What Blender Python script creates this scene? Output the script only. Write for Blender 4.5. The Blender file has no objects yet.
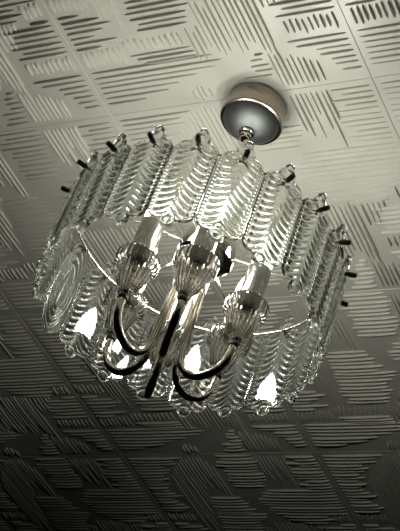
import bpy, bmesh, math, random
from mathutils import Vector, Matrix

C = bpy.context.scene
COL = C.collection
ZC = 2.60                      # ceiling height above the floor
PI = math.pi

# ------------------------------------------------------------------ camera
PITCH, YAW, ROLL = 0.659454, 0.001902, 0.366878
fw = Vector((math.cos(PITCH) * math.sin(YAW), math.cos(PITCH) * math.cos(YAW), math.sin(PITCH)))
rt = fw.cross(Vector((0, 0, 1))).normalized()
up = rt.cross(fw)
cR, sR = math.cos(ROLL), math.sin(ROLL)
right = cR * rt + sR * up
upv = -sR * rt + cR * up
cam_data = bpy.data.cameras.new('camera')
cam_data.sensor_fit = 'AUTO'
cam_data.sensor_width = 36.0
cam_data.lens = 1530.5 * 36.0 / 531.0
cam_data.clip_start = 0.05
cam = bpy.data.objects.new('camera', cam_data)
m = Matrix.Identity(4)
for i in range(3):
    m[i][0], m[i][1], m[i][2] = right[i], upv[i], -fw[i]
m.translation = Vector((0, -1.8660, ZC - 1.81197))
cam.matrix_world = m
COL.objects.link(cam)
C.camera = cam

# ------------------------------------------------------------------ light / exposure
BULB = 80.0
world = bpy.data.worlds.new('dim_room')
C.world = world
world.use_nodes = True
bg = world.node_tree.nodes['Background']
bg.inputs['Color'].default_value = (0.92, 1.0, 0.86, 1)
bg.inputs['Strength'].default_value = 0.001
C.view_settings.view_transform = 'Standard'
C.view_settings.look = 'None'
C.view_settings.exposure = 0.0
C.view_settings.gamma = 1.0
C.view_settings.use_curve_mapping = False
C.render.filter_size = 0.9
C.cycles.max_bounces = 20
C.cycles.transmission_bounces = 18
C.cycles.transparent_max_bounces = 24
C.cycles.glossy_bounces = 8
C.cycles.diffuse_bounces = 4
C.cycles.caustics_refractive = False
C.cycles.caustics_reflective = False
C.cycles.sample_clamp_indirect = 6.0

# ------------------------------------------------------------------ materials
def principled(name, col, rough=0.5, metal=0.0, **kw):
    mt = bpy.data.materials.new(name)
    mt.use_nodes = True
    b = mt.node_tree.nodes['Principled BSDF']
    b.inputs['Base Color'].default_value = (*col, 1)
    b.inputs['Roughness'].default_value = rough
    b.inputs['Metallic'].default_value = metal
    for k, v in kw.items():
        b.inputs[k.replace('_', ' ')].default_value = v
    return mt

def noise_color(mt, c1, c2, scale, bump=0.0):
    nt = mt.node_tree
    b = nt.nodes['Principled BSDF']
    tc = nt.nodes.new('ShaderNodeTexCoord')
    nz = nt.nodes.new('ShaderNodeTexNoise')
    nz.inputs['Scale'].default_value = scale
    nz.inputs['Detail'].default_value = 6
    nt.links.new(tc.outputs['Object'], nz.inputs['Vector'])
    mx = nt.nodes.new('ShaderNodeMix')
    mx.data_type = 'RGBA'
    mx.inputs[6].default_value = (*c1, 1)
    mx.inputs[7].default_value = (*c2, 1)
    nt.links.new(nz.outputs['Fac'], mx.inputs[0])
    nt.links.new(mx.outputs[2], b.inputs['Base Color'])
    if bump:
        bp = nt.nodes.new('ShaderNodeBump')
        bp.inputs['Strength'].default_value = bump
        bp.inputs['Distance'].default_value = 0.001
        n2 = nt.nodes.new('ShaderNodeTexNoise')
        n2.inputs['Scale'].default_value = 300
        n2.inputs['Detail'].default_value = 3
        nt.links.new(tc.outputs['Object'], n2.inputs['Vector'])
        nt.links.new(n2.outputs['Fac'], bp.inputs['Height'])
        nt.links.new(bp.outputs['Normal'], b.inputs['Normal'])

M_CEIL = principled('painted_ceiling_tile', (0.52, 0.515, 0.46), 0.32)
noise_color(M_CEIL, (0.50, 0.498, 0.45), (0.56, 0.558, 0.505), 6.0, 0.25)
M_GLASS = principled('pressed_glass', (0.97, 1.0, 0.97), 0.03, 0.0, Transmission_Weight=0.99, IOR=1.5)
M_CUP = principled('smoky_clear_glass', (0.95, 0.93, 0.87), 0.02, 0.0, Transmission_Weight=0.96, IOR=1.5)
M_CHROME = principled('chrome', (0.64, 0.60, 0.53), 0.08, 1.0)
M_SATIN = principled('satin_nickel', (0.50, 0.49, 0.46), 0.22, 1.0)
M_CANOPY = principled('nickel_canopy', (0.42, 0.37, 0.32), 0.26, 1.0)
M_DISH = principled('blue_grey_metal', (0.165, 0.18, 0.178), 0.55, 1.0)
M_RING = principled('pale_brass_wire', (0.86, 0.76, 0.66), 0.22, 1.0)
M_PEG = principled('dark_peg', (0.045, 0.043, 0.038), 0.35)
M_COLLAR = principled('black_collar', (0.015, 0.015, 0.015), 0.45)
M_BULB = principled('lit_bulb', (1, 1, 1), 0.3)
_b = M_BULB.node_tree.nodes['Principled BSDF']
_b.inputs['Emission Color'].default_value = (1.0, 0.98, 0.87, 1)
_b.inputs['Emission Strength'].default_value = BULB

# ------------------------------------------------------------------ helpers
def obj(name, bm, mat, parent=None, smooth=True, auto=None):
    me = bpy.data.meshes.new(name)
    bmesh.ops.recalc_face_normals(bm, faces=bm.faces)
    bm.to_mesh(me)
    bm.free()
    if smooth:
        for p in me.polygons:
            p.use_smooth = True
        if auto:
            me.set_sharp_from_angle(angle=auto)
    me.materials.append(mat)
    o = bpy.data.objects.new(name, me)
    COL.objects.link(o)
    if parent:
        o.parent = parent
    return o

def lathe(bm, prof, n=48, center=(0, 0), rfun=None, close=True):
    """prof: list of (r, z); revolve round the vertical through center."""
    rings = []
    for r, z in prof:
        ring = []
        for k in range(n):
            a = 2 * PI * k / n
            rr = r * (rfun(a, z) if rfun else 1.0)
            ring.append(bm.verts.new((center[0] + rr * math.cos(a), center[1] + rr * math.sin(a), z)))
        rings.append(ring)
    for a, b in zip(rings, rings[1:]):
        for k in range(n):
            bm.faces.new((a[k], a[(k + 1) % n], b[(k + 1) % n], b[k]))
    if close:
        for ring in (rings[0], rings[-1]):
            bm.faces.new(ring)
    return bm

def tube(bm, pts, r, n=14, cap=True, closed=False):
    pts = [Vector(p) for p in pts]
    N = len(pts)
    rings = []
    prev = None
    for i, p in enumerate(pts):
        if closed:
            t = (pts[(i + 1) % N] - pts[i - 1]).normalized()
        else:
            t = (pts[min(i + 1, N - 1)] - pts[max(i - 1, 0)]).normalized()
        if prev is None:
            a = Vector((0, 0, 1)) if abs(t.z) < 0.9 else Vector((1, 0, 0))
            u = t.cross(a).normalized()
        else:
            u = (prev - t * prev.dot(t)).normalized()
        prev = u
        v = t.cross(u)
        rad = r[i] if isinstance(r, (list, tuple)) else r
        rings.append([bm.verts.new(p + rad * (math.cos(2 * PI * k / n) * u + math.sin(2 * PI * k / n) * v)) for k in range(n)])
    rng = range(N if closed else N - 1)
    for i in rng:
        a, b = rings[i], rings[(i + 1) % N]
        for k in range(n):
            bm.faces.new((a[k], a[(k + 1) % n], b[(k + 1) % n], b[k]))
    if cap and not closed:
        bm.faces.new(rings[0])
        bm.faces.new(rings[-1])
    return bm

def spline(pts, sub=8):
    P = [Vector(p) for p in pts]
    P = [2 * P[0] - P[1]] + P + [2 * P[-1] - P[-2]]
    out = []
    for i in range(1, len(P) - 2):
        for s in range(sub):
            t = s / sub
            a, b, c, d = P[i - 1], P[i], P[i + 1], P[i + 2]
            out.append(0.5 * ((2 * b) + (c - a) * t + (2 * a - 5 * b + 4 * c - d) * t * t + (3 * b - a - 3 * c + d) * t ** 3))
    out.append(P[-2])
    return out

# ------------------------------------------------------------------ ceiling (setting)
PSI = -0.67176
A_DIR = Vector((math.cos(PSI), math.sin(PSI), 0))     # across the tiles
B_DIR = Vector((-math.sin(PSI), math.cos(PSI), 0))    # along the tiles, away from the camera
T = 0.5
A0, B0 = -0.285, -0.024                               # a tile corner

rnd = random.Random(7)

def lin(pts, x):
    if x <= pts[0][0]:
        return pts[0][1]
    for (x0, y0), (x1, y1) in zip(pts, pts[1:]):
        if x <= x1:
            return y0 + (y1 - y0) * (x - x0) / (x1 - x0)
    return pts[-1][1]

def tile_lines():
    """Embossed strokes of one tile in tile units: ('H', b, a0, a1) runs across, ('V', a, b0, b1) runs along."""
    L = []
    def H(b, a0, a1, w=1.0): L.append(('H', b, a0, a1, w))
    def V(a, b0, b1, w=1.0): L.append(('V', a, b0, b1, w))
    u = lambda d: rnd.uniform(-d, d)
    G0, G1 = .017, .983
    step = .0232
    for i in range(19):                               # strokes from the near seam
        b = 0.03 + i * step
        H(b, G0, lin([(0.03, .32), (0.1, .22), (.2, .165), (.33, .15), (.45, .14)], b) + u(.035))
    for i in range(11):                               # strokes to the far seam
        H(.03 + i * step, .845 + u(.03), G1)
    for i in range(12):                               # long strokes right across to the far seam
        b = .03 + (i + 11) * step
        H(b, lin([(.27, .64), (.33, .595), (.44, .585), (.50, .64), (.55, .72)], b) + u(.03), G1 if b < .48 else .88 + u(.03))
    for i in range(11):                               # middle strokes over the seam
        b = .018 + i * step
        H(b, .485 + u(.03), lin([(.02, .675), (.1, .68), (.2, .67), (.26, .63)], b) + u(.015))
    for i in range(7):
        b = .835 + i * step
        H(b, .56 + .01 * abs(i - 6) + u(.025), .675 + u(.012))
    for i in range(7):
        V(0.025 + i * .021, .478 + u(.008), .54 + u(.008), .9)
    for i in range(4):
        V(0.905 + i * .021, .485 + u(.008), .54 + u(.006), .9)
    for i in range(7):
        b = .562 + i * step
        H(b, G0, (.10, .18, .21, .16, .11, .19, .14)[i] + u(.02), 1.1)
        H(b, (.90, .79, .81, .765, .77, .80, .765)[i] + u(.012), G1, 1.1)
    for i, e in enumerate((.74, .72, .68, .62, .60)):
        V(.755 + i * .021, .55 - .002 * i, e * .5 + .29 if i < 2 else e - .03 + u(.01))
    for i in range(8):
        V(.03 + i * .021, .718 + u(.006), .782 + u(.008), .9)
    for i in range(9):
        V(.795 + i * .0215, .722 + u(.006), .778 + u(.008), .9)
    for i, e in enumerate((.50, .54, .49, .43, .33, .26, .16)):
        H(.808 + i * step, G0, e + u(.02))
    for i, e in enumerate((.77, .80, .86, .87, .89, .90, .91)):
        H(.808 + i * step, e + u(.01), G1)
    for a, b0 in ((.69, .84), (.708, .85), (.727, .835), (.746, .86), (.765, .85), (.784, .865), (.803, .87), (.822, .885), (.842, .90)):
        V(a, b0 + u(.008), G1)                        # strokes that end on the seam
    for a, b1 in ((.695, .19), (.713, .22), (.732, .16), (.751, .24), (.77, .13), (.789, .20), (.808, .28), (.827, .15)):
        V(a, G0 + .005, b1 + u(.01))
    for i in range(15):                               # big middle block
        a = .452 + i * .0198
        b0 = .685 if a < .50 else (.60 if a < .57 else .535)
        V(a, b0 + u(.02), .80 + u(.03))
    V(.725, .55, G1)
    V(.705, .54, .84)
    # slanting block left of the middle
    for a, b0, b1 in ((.178, .22, .60), (.197, .16, .63), (.216, .13, .60), (.235, .10, .64), (.254, .08, .58), (.273, .06, .50), (.292, .04, .36), (.311, .02, .33),
                      (.33, .02, .28), (.349, .02, .24), (.368, .02, .27), (.387, .02, .22), (.406, .02, .29), (.425, .05, .32), (.444, .09, .34),
                      (.36, .94, G1), (.38, .925, G1), (.40, .93, G1), (.42, .945, G1)):
        V(a, b0, b1 + u(.015))
    for i in range(6):
        H(.345 + i * step, .305 + u(.015), .50 + u(.03))
    for i in range(9):
        H(.478 + i * step, .285 + u(.02), .55 - .010 * i + u(.02))
    for i in range(10):
        V(.205 + i * .0235, .695 + u(.008), .745 + u(.006), .9)
    for i in range(3):
        H(.762 + i * .018, .20 + .02 * i, .43 + u(.02))
    return L

LINES = tile_lines()

def build_ceiling():
    bm = bmesh.new()
    def W(a, b, z):
        p = A_DIR * (A0 + a * T) + B_DIR * (B0 + b * T)
        return Vector((p.x, p.y, ZC + z))
    def face(vs):
        bm.faces.new([bm.verts.new(v) for v in vs])
    # backing slab
    lo, hi, l2, h2 = -5.0, 5.0, -4.0, 7.0
    c = [(lo, l2), (hi, l2), (hi, h2), (lo, h2)]
    bot = [bm.verts.new(W(a, b, .0013)) for a, b in c]
    top = [bm.verts.new(W(a, b, .06)) for a, b in c]
    bm.faces.new(bot)
    bm.faces.new(top[::-1])
    for k in range(4):
        bm.faces.new((bot[k], bot[(k + 1) % 4], top[(k + 1) % 4], top[k]))
    g, ch = .0008, .002
    HW, HH = .0038, .0055
    for ia in range(-5, 5):
        for ib in range(-4, 7):
            # tile slab with a chamfered edge, so that a groove runs between tiles
            o = [(ia + g, ib + g), (ia + 1 - g, ib + g), (ia + 1 - g, ib + 1 - g), (ia + g, ib + 1 - g)]
            n = [(ia + g + ch, ib + g + ch), (ia + 1 - g - ch, ib + g + ch), (ia + 1 - g - ch, ib + 1 - g - ch), (ia + g + ch, ib + 1 - g - ch)]
            ov = [bm.verts.new(W(a, b, .0015)) for a, b in o]
            nv = [bm.verts.new(W(a, b, 0)) for a, b in n]
            bm.faces.new(nv)
            for k in range(4):
                bm.faces.new((ov[k], ov[(k + 1) % 4], nv[(k + 1) % 4], nv[k]))
            # embossed strokes
            if not (-4 <= ia <= 2 and -2 <= ib <= 5):
                continue
            for kind, p, s, e, w in LINES:
                p += rnd.uniform(-.0015, .0015)
                if kind == 'H':
                    w0 = W(ia + s, ib + p, 0); w1 = W(ia + e, ib + p, 0); side = B_DIR
                else:
                    w0 = W(ia + p, ib + s, 0); w1 = W(ia + p, ib + e, 0); side = A_DIR
                if min(w0.xy.length, w1.xy.length, ((w0 + w1) / 2).xy.length) < .054:
                    continue
                hw = HW * w * rnd.uniform(.75, 1.2) * .5
                hh = HH * rnd.uniform(.7, 1.15)
                ts = (0.0, .05, .30, .75, .96, 1.0)
                fs = (.15, .7, 1.0, .95, .6, .15)
                rows = []
                for t, f in zip(ts, fs):
                    q = w0.lerp(w1, t)
                    rows.append([bm.verts.new(q + side * (hw * f * sx) + Vector((0, 0, .0003 - hh * f * sz)))
                                 for sx, sz in ((-1, 0), (-.8, .50), (-.45, .90), (0, 1), (.45, .90), (.8, .50), (1, 0))])
                for r0, r1 in zip(rows, rows[1:]):
                    for k in range(len(r0) - 1):
                        bm.faces.new((r0[k], r0[k + 1], r1[k + 1], r1[k])).smooth = True
    o = obj('ceiling', bm, M_CEIL, smooth=False)
    o['label'] = 'off white ceiling of square tiles embossed with crossing groups of raised strokes'
    o['category'] = 'ceiling'
    o['kind'] = 'structure'
    return o

build_ceiling()

def slab(name, lo, hi, mat, label):
    bm = bmesh.new()
    bmesh.ops.create_cube(bm, size=1)
    for v in bm.verts:
        v.co = Vector([(l + h) / 2 + c * (h - l) for l, h, c in zip(lo, hi, v.co)])
    o = obj(name, bm, mat, smooth=False)
    o['label'] = label
    o['category'] = name.split('_')[0]
    o['kind'] = 'structure'

X0, X1, Y0, Y1 = -2.5, 2.5, -2.9, 2.9
M_WALL = principled('dim_wall_paint', (0.07, 0.065, 0.055), 0.8)
noise_color(M_WALL, (0.07, 0.065, 0.055), (0.09, 0.085, 0.07), 4.0, 0.1)
M_FLOOR = principled('dark_floor', (0.05, 0.04, 0.03), 0.6)
noise_color(M_FLOOR, (0.04, 0.032, 0.025), (0.06, 0.048, 0.036), 8.0)
slab('floor', (X0, Y0, -.1), (X1, Y1, 0), M_FLOOR, 'dark floor of the room far below the lamp')
slab('wall_left', (X0 - .1, Y0, 0), (X0, Y1, ZC), M_WALL, 'dim plain wall left of the lamp')
slab('wall_right', (X1, Y0, 0), (X1 + .1, Y1, ZC), M_WALL, 'dim plain wall right of the lamp')
slab('wall_far', (X0 - .1, Y1, 0), (X1 + .1, Y1 + .1, ZC), M_WALL, 'dim plain wall beyond the lamp')
slab('wall_near', (X0 - .1, Y0 - .1, 0), (X1 + .1, Y0, ZC), M_WALL, 'dim plain wall behind the viewer')

# ------------------------------------------------------------------ chandelier
lamp = bpy.data.objects.new('chandelier', None)
lamp.location = (0, 0, ZC)
COL.objects.link(lamp)
lamp['label'] = 'drum chandelier of ribbed glass panels and six lit candle arms under the tiled ceiling'
lamp['category'] = 'chandelier'

# canopy against the ceiling
bm = bmesh.new()
lathe(bm, [(.0505, 0.0), (.0515, -.004), (.0515, -.031), (.0535, -.033), (.0545, -.036), (.0545, -.040), (.0530, -.043),
           (.0500, -.0440), (.0495, -.0425), (.0460, -.038)], 72)
canopy = obj('canopy', bm, M_CANOPY, lamp, auto=0.6)
canopy.location = (-.003, .0007, 0)
bm = bmesh.new()
lathe(bm, [(.0485, -.0425), (.0480, -.0455), (.0450, -.0500), (.0400, -.0550), (.0330, -.0600), (.0240, -.0640), (.0135, -.067)], 72)
dish = obj('dish', bm, M_DISH, canopy, auto=0.6)
dish['label'] = 'blue grey metal dish'
bm = bmesh.new()
lathe(bm, [(.0125, -.066), (.0135, -.069), (.0125, -.072), (.0095, -.073), (.0105, -.076), (.0095, -.079), (.0075, -.080),
           (.0085, -.083), (.0075, -.086), (.006, -.088)], 36)
obj('neck', bm, M_CHROME, canopy, auto=0.7)
bm = bmesh.new()
lathe(bm, [(.0045, -.087), (.0045, -.305)], 20)
obj('stem', bm, M_CHROME, lamp, auto=0.7)

# bell in the middle of the ring
ZR = -.327
bm = bmesh.new()
lathe(bm, [(.006, -.296), (.012, -.297), (.024, -.300), (.035, -.306), (.042, -.316), (.0445, -.328), (.0450, -.350), (.0440, -.352),
           (.0425, -.350), (.0415, -.330), (.036, -.314), (.024, -.306), (.006, -.304)], 64)
bell = obj('bell', bm, M_CHROME, lamp, auto=0.8)
bell.location = (.006, -.0015, 0)
bm = bmesh.new()
lathe(bm, [(.004, -.338), (.030, -.338), (.031, -.341), (.030, -.344), (.004, -.344)], 48)
obj('arm_plate', bm, M_SATIN, bell, auto=0.6)

# top ring with six spokes
RR = .2125
bm = bmesh.new()
tube(bm, [(RR * math.cos(2 * PI * k / 120), RR * math.sin(2 * PI * k / 120), ZR) for k in range(120)], .0021, 10, closed=True)
ring = obj('ring', bm, M_RING, lamp)
for k in range(6):
    a = k * PI / 3
    bm = bmesh.new()
    tube(bm, [(r * math.cos(a), r * math.sin(a), ZR - .002) for r in (.040, .10, .16, RR)], .0016, 8)
    obj('spoke', bm, M_RING, ring)

# arms: one arm built along +x, then copied
def gather_arm():
    rz = [(.100, -.508), (.0998, -.525), (.096, -.545), (.086, -.563), (.070, -.5745), (.054, -.577), (.040, -.569), (.030, -.552), (.0265, -.525),
          (.0245, -.47), (.023, -.42), (.022, -.342)]
    bm = bmesh.new()
    tube(bm, spline([(r, 0, z) for r, z in rz], 8), .0061, 16)
    arm = obj('arm', bm, M_CHROME, lamp)
    parts = []
    cx = (.1005, 0)
    bm = bmesh.new()
    lathe(bm, [(.0066, -.5165), (.0076, -.515), (.0076, -.511), (.0066, -.5095)], 20, cx)
    parts.append(obj('collar', bm, M_COLLAR, arm, auto=.7))
    # ribbed glass cup: crown band on top of a tapering fluted body
    bm = bmesh.new()
    NF = 24
    flute = lambda a, z: 1 + ((.085 if z < -.4575 else .040) * (abs(math.cos(NF * a / 2)) - .6))
    outer = [(.0080, -.509), (.0100, -.507), (.0105, -.501), (.0125, -.4985), (.0160, -.4945), (.0195, -.487), (.0225, -.478), (.0250, -.468), (.0268, -.4600),
             (.0272, -.4580), (.0300, -.4570), (.0325, -.4555), (.0332, -.4530), (.0336, -.4360), (.0330, -.4340)]
    inner = [(.0312, -.4345), (.0308, -.4520), (.0285, -.4540), (.0250, -.4550), (.0243, -.4600), (.0226, -.4680), (.0200, -.4780), (.0170, -.4860), (.0125, -.4925), (.0072, -.4950)]
    lathe(bm, outer, NF * 8, cx, flute, close=False)
    lathe(bm, inner, NF * 8, cx, None, close=False)
    bm.verts.ensure_lookup_table()
    nn = NF * 8
    lo, li = (len(outer) - 1) * nn, len(outer) * nn
    le = (len(outer) + len(inner) - 1) * nn
    for k in range(nn):
        k2 = (k + 1) % nn
        bm.faces.new((bm.verts[lo + k], bm.verts[lo + k2], bm.verts[li + k2], bm.verts[li + k]))
        bm.faces.new((bm.verts[le + k], bm.verts[le + k2], bm.verts[k2], bm.verts[k]))
    parts.append(obj('glass_cup', bm, M_CUP, arm))
    bm = bmesh.new()
    lathe(bm, [(.0050, -.507), (.0062, -.494), (.0062, -.466), (.0095, -.464), (.0095, -.449), (.0170, -.447), (.0185, -.444), (.0185, -.366), (.0178, -.364), (.0135, -.364), (.0125, -.361)], 40, cx)
    parts.append(obj('candle_sleeve', bm, M_SATIN, arm, auto=.6))
    bm = bmesh.new()
    lathe(bm, [(.0105, -.3635), (.0135, -.361), (.0160, -.355), (.0170, -.347), (.0165, -.338), (.0145, -.328), (.0112, -.318), (.0076, -.309), (.0042, -.302), (.0010, -.297)], 20, cx)
    parts.append(obj('light_bulb', bm, M_BULB, arm))
    return arm, parts

arm0, aparts = gather_arm()
AZ = [math.radians(d) for d in (30, 90, 145, 212, 268.5, 335)]
arm0.rotation_euler = (0, 0, AZ[0])
for k in range(1, 6):
    c = arm0.copy()
    COL.objects.link(c)
    c.rotation_euler = (0, 0, AZ[k])
    for p in aparts:
        d = p.copy()
        COL.objects.link(d)
        d.parent = c

# glass panels, built hanging along -z from the hole at the origin; +y is outwards
HWB = .0341
def circ(z, zc, r):
    d = r * r - (z - zc) ** 2
    return math.sqrt(d) if d > 0 else 0.0

def panel_hw(z):
    zb, zt, rb, rtp = -.1490, .0065, .015, .020
    w = 0.0
    if zb <= z <= zt:
        w = HWB
        if z < zb + rb:
            w = HWB - rb + circ(z, zb + rb, rb)
        if z > zt - rtp:
            w = min(w, HWB - rtp + circ(z, zt - rtp, rtp))
    w = max(w, circ(z, -.1520, .0116), circ(z, .0120, .0145), circ(z, .0285, .0070))
    return w

def panel_mesh(z0, z1, hwf, relief, rows=170, cols=36, base=.0038):
    bm = bmesh.new()
    front, back = [], []
    for i in range(rows + 1):
        t = i / rows
        z = z0 + (z1 - z0) * t
        hw = max(hwf(z), .0006)
        fr, bk = [], []
        for j in range(cols + 1):
            s = -1 + 2 * j / cols
            s = math.copysign(abs(s) ** .8, s)
            x = s * hw
            edge = math.sqrt(max(0.0, 1 - abs(s) ** 6))
            y = (base + relief(x, z, hw)) * (.35 + .65 * edge)
            fr.append(bm.verts.new((x, y, z)))
            bk.append(bm.verts.new((x, -.0004 * edge, z)))
        front.append(fr)
        back.append(bk)
    for i in range(rows):
        for j in range(cols):
            bm.faces.new((front[i][j], front[i][j + 1], front[i + 1][j + 1], front[i + 1][j]))
            bm.faces.new((back[i][j], back[i + 1][j], back[i + 1][j + 1], back[i][j + 1]))
        bm.faces.new((front[i][0], front[i + 1][0], back[i + 1][0], back[i][0]))
        bm.faces.new((front[i][cols], back[i][cols], back[i + 1][cols], front[i + 1][cols]))
    for i in (0, rows):
        for j in range(cols):
            bm.faces.new((front[i][j], front[i][j + 1], back[i][j + 1], back[i][j]))
    return bm

def sstep(a, b, x):
    t = min(1, max(0, (x - a) / (b - a)))
    return t * t * (3 - 2 * t)

def feather(x, z, hw):
    ax = abs(x)
    h = 0.0
    # barbs that droop from the middle line to the sides
    if -.150 < z < .004:
        inside = sstep(.0272, .0252, ax) * sstep(-.1465, -.140, z) * sstep(.004, -.004, z)
        ph = (z + 1.65 * ax - 32 * ax * ax) / .0127
        prof = (.5 + .5 * math.cos(2 * PI * ph)) ** 1.3
        lens = .30 + .70 * sstep(.0, .019, ax)
        h += .0044 * prof * lens * inside
        # rope bead along the long sides
        if hw > HWB * .9:
            bead = sstep(.0276, .0298, ax) * sstep(.0341, .0326, ax)
            h += .0026 * bead * (.55 + .45 * math.cos(2 * PI * z / .0068))
    # plain lip round the shoulders
    if -.150 < z < .007 and hw <= HWB * .9:
        h += .0022 * sstep(.78, .90, ax / hw)
    # raised rim of the knobs
    for zc, r in ((-.1520, .0116), (.0120, .0145), (.0285, .0070)):
        d = math.hypot(x, z - zc) / r
        if d < 1:
            h = max(h, .0034 * math.exp(-((d - .76) / .18) ** 2))
    return h

def loop_hw(z):
    zb, zt = -.1700, .0180
    w = .0
    if zb <= z <= zt:
        u = (z - zb) / (zt - zb)
        # long rounded drop, widest low down
        w = .0335 * min(1.0, math.sqrt(max(0, 1 - ((.28 - u) / .28) ** 2)) if u < .28 else (1 - .42 * ((u - .28) / .72) ** 1.6) * math.sqrt(max(0, 1 - max(0, (u - .86) / .14) ** 2)))
    return w

def loops(x, z, hw):
    # nested drops about a low centre with fanning strokes inside
    zc = -.082
    dz = (z - zc)
    d = math.sqrt((x / .0335) ** 2 + (dz / (.088 if dz < 0 else .098)) ** 2)
    if d > .46:
        return .0050 * (.5 + .5 * math.cos(2 * PI * (d - .5) / .17)) ** 1.2 * sstep(1.02, .95, d)
    an = math.atan2(x, z - (-.018)) 
    return .0028 * (.5 + .5 * math.cos(an * 30)) * sstep(.46, .40, d)

panel_me = obj('glass_panel', panel_mesh(-.1636, .0355, panel_hw, feather), M_GLASS, lamp)
drop_me = obj('glass_panel', panel_mesh(-.1700, .0180, loop_hw, loops), M_GLASS, lamp)
drop_me['label'] = 'smooth edged oval glass panel with nested loops'
bm = bmesh.new()
prof = [(.0016, -.0095), (.0016, .0040), (.0036, .0044), (.0040, .0060), (.0040, .0205), (.0034, .0225), (.0010, .0228)]
lathe(bm, prof, 16)
bmesh.ops.rotate(bm, verts=bm.verts, cent=(0, 0, 0), matrix=Matrix.Rotation(-PI / 2, 3, 'X'))
peg0 = obj('peg', bm, M_PEG, panel_me, auto=.6)

RP = .2188
first = {'n': True, 'd': True}
jit = random.Random(3)
TWIST = {38: (9.75, 1.5), 56: (-7, 0), 74: (3.75, 5), 92: (0, 0), 110: (.75, 2), 128: (-5.75, 2.5)}   # how single panels hang turned and tilted, degrees
for k in range(20):
    az = math.radians(2 + 18 * k)
    odd = (2 + 18 * k) == 146
    src = drop_me if odd else panel_me
    key = 'd' if odd else 'n'
    if first[key]:
        o = src
        first[key] = False
        pg = peg0 if not odd else None
    else:
        o = src.copy()
        COL.objects.link(o)
        pg = None
    if pg is None:
        pg = peg0.copy()
        COL.objects.link(pg)
    pg.parent = o
    o.parent = lamp
    o.location = (RP * math.cos(az), RP * math.sin(az), ZR)
    tw, tl = TWIST.get(2 + 18 * k, (jit.uniform(-1.5, 1.5), jit.uniform(-1, 1)))
    o.rotation_euler = (math.radians(tl), 0, az - PI / 2 + math.radians(tw))
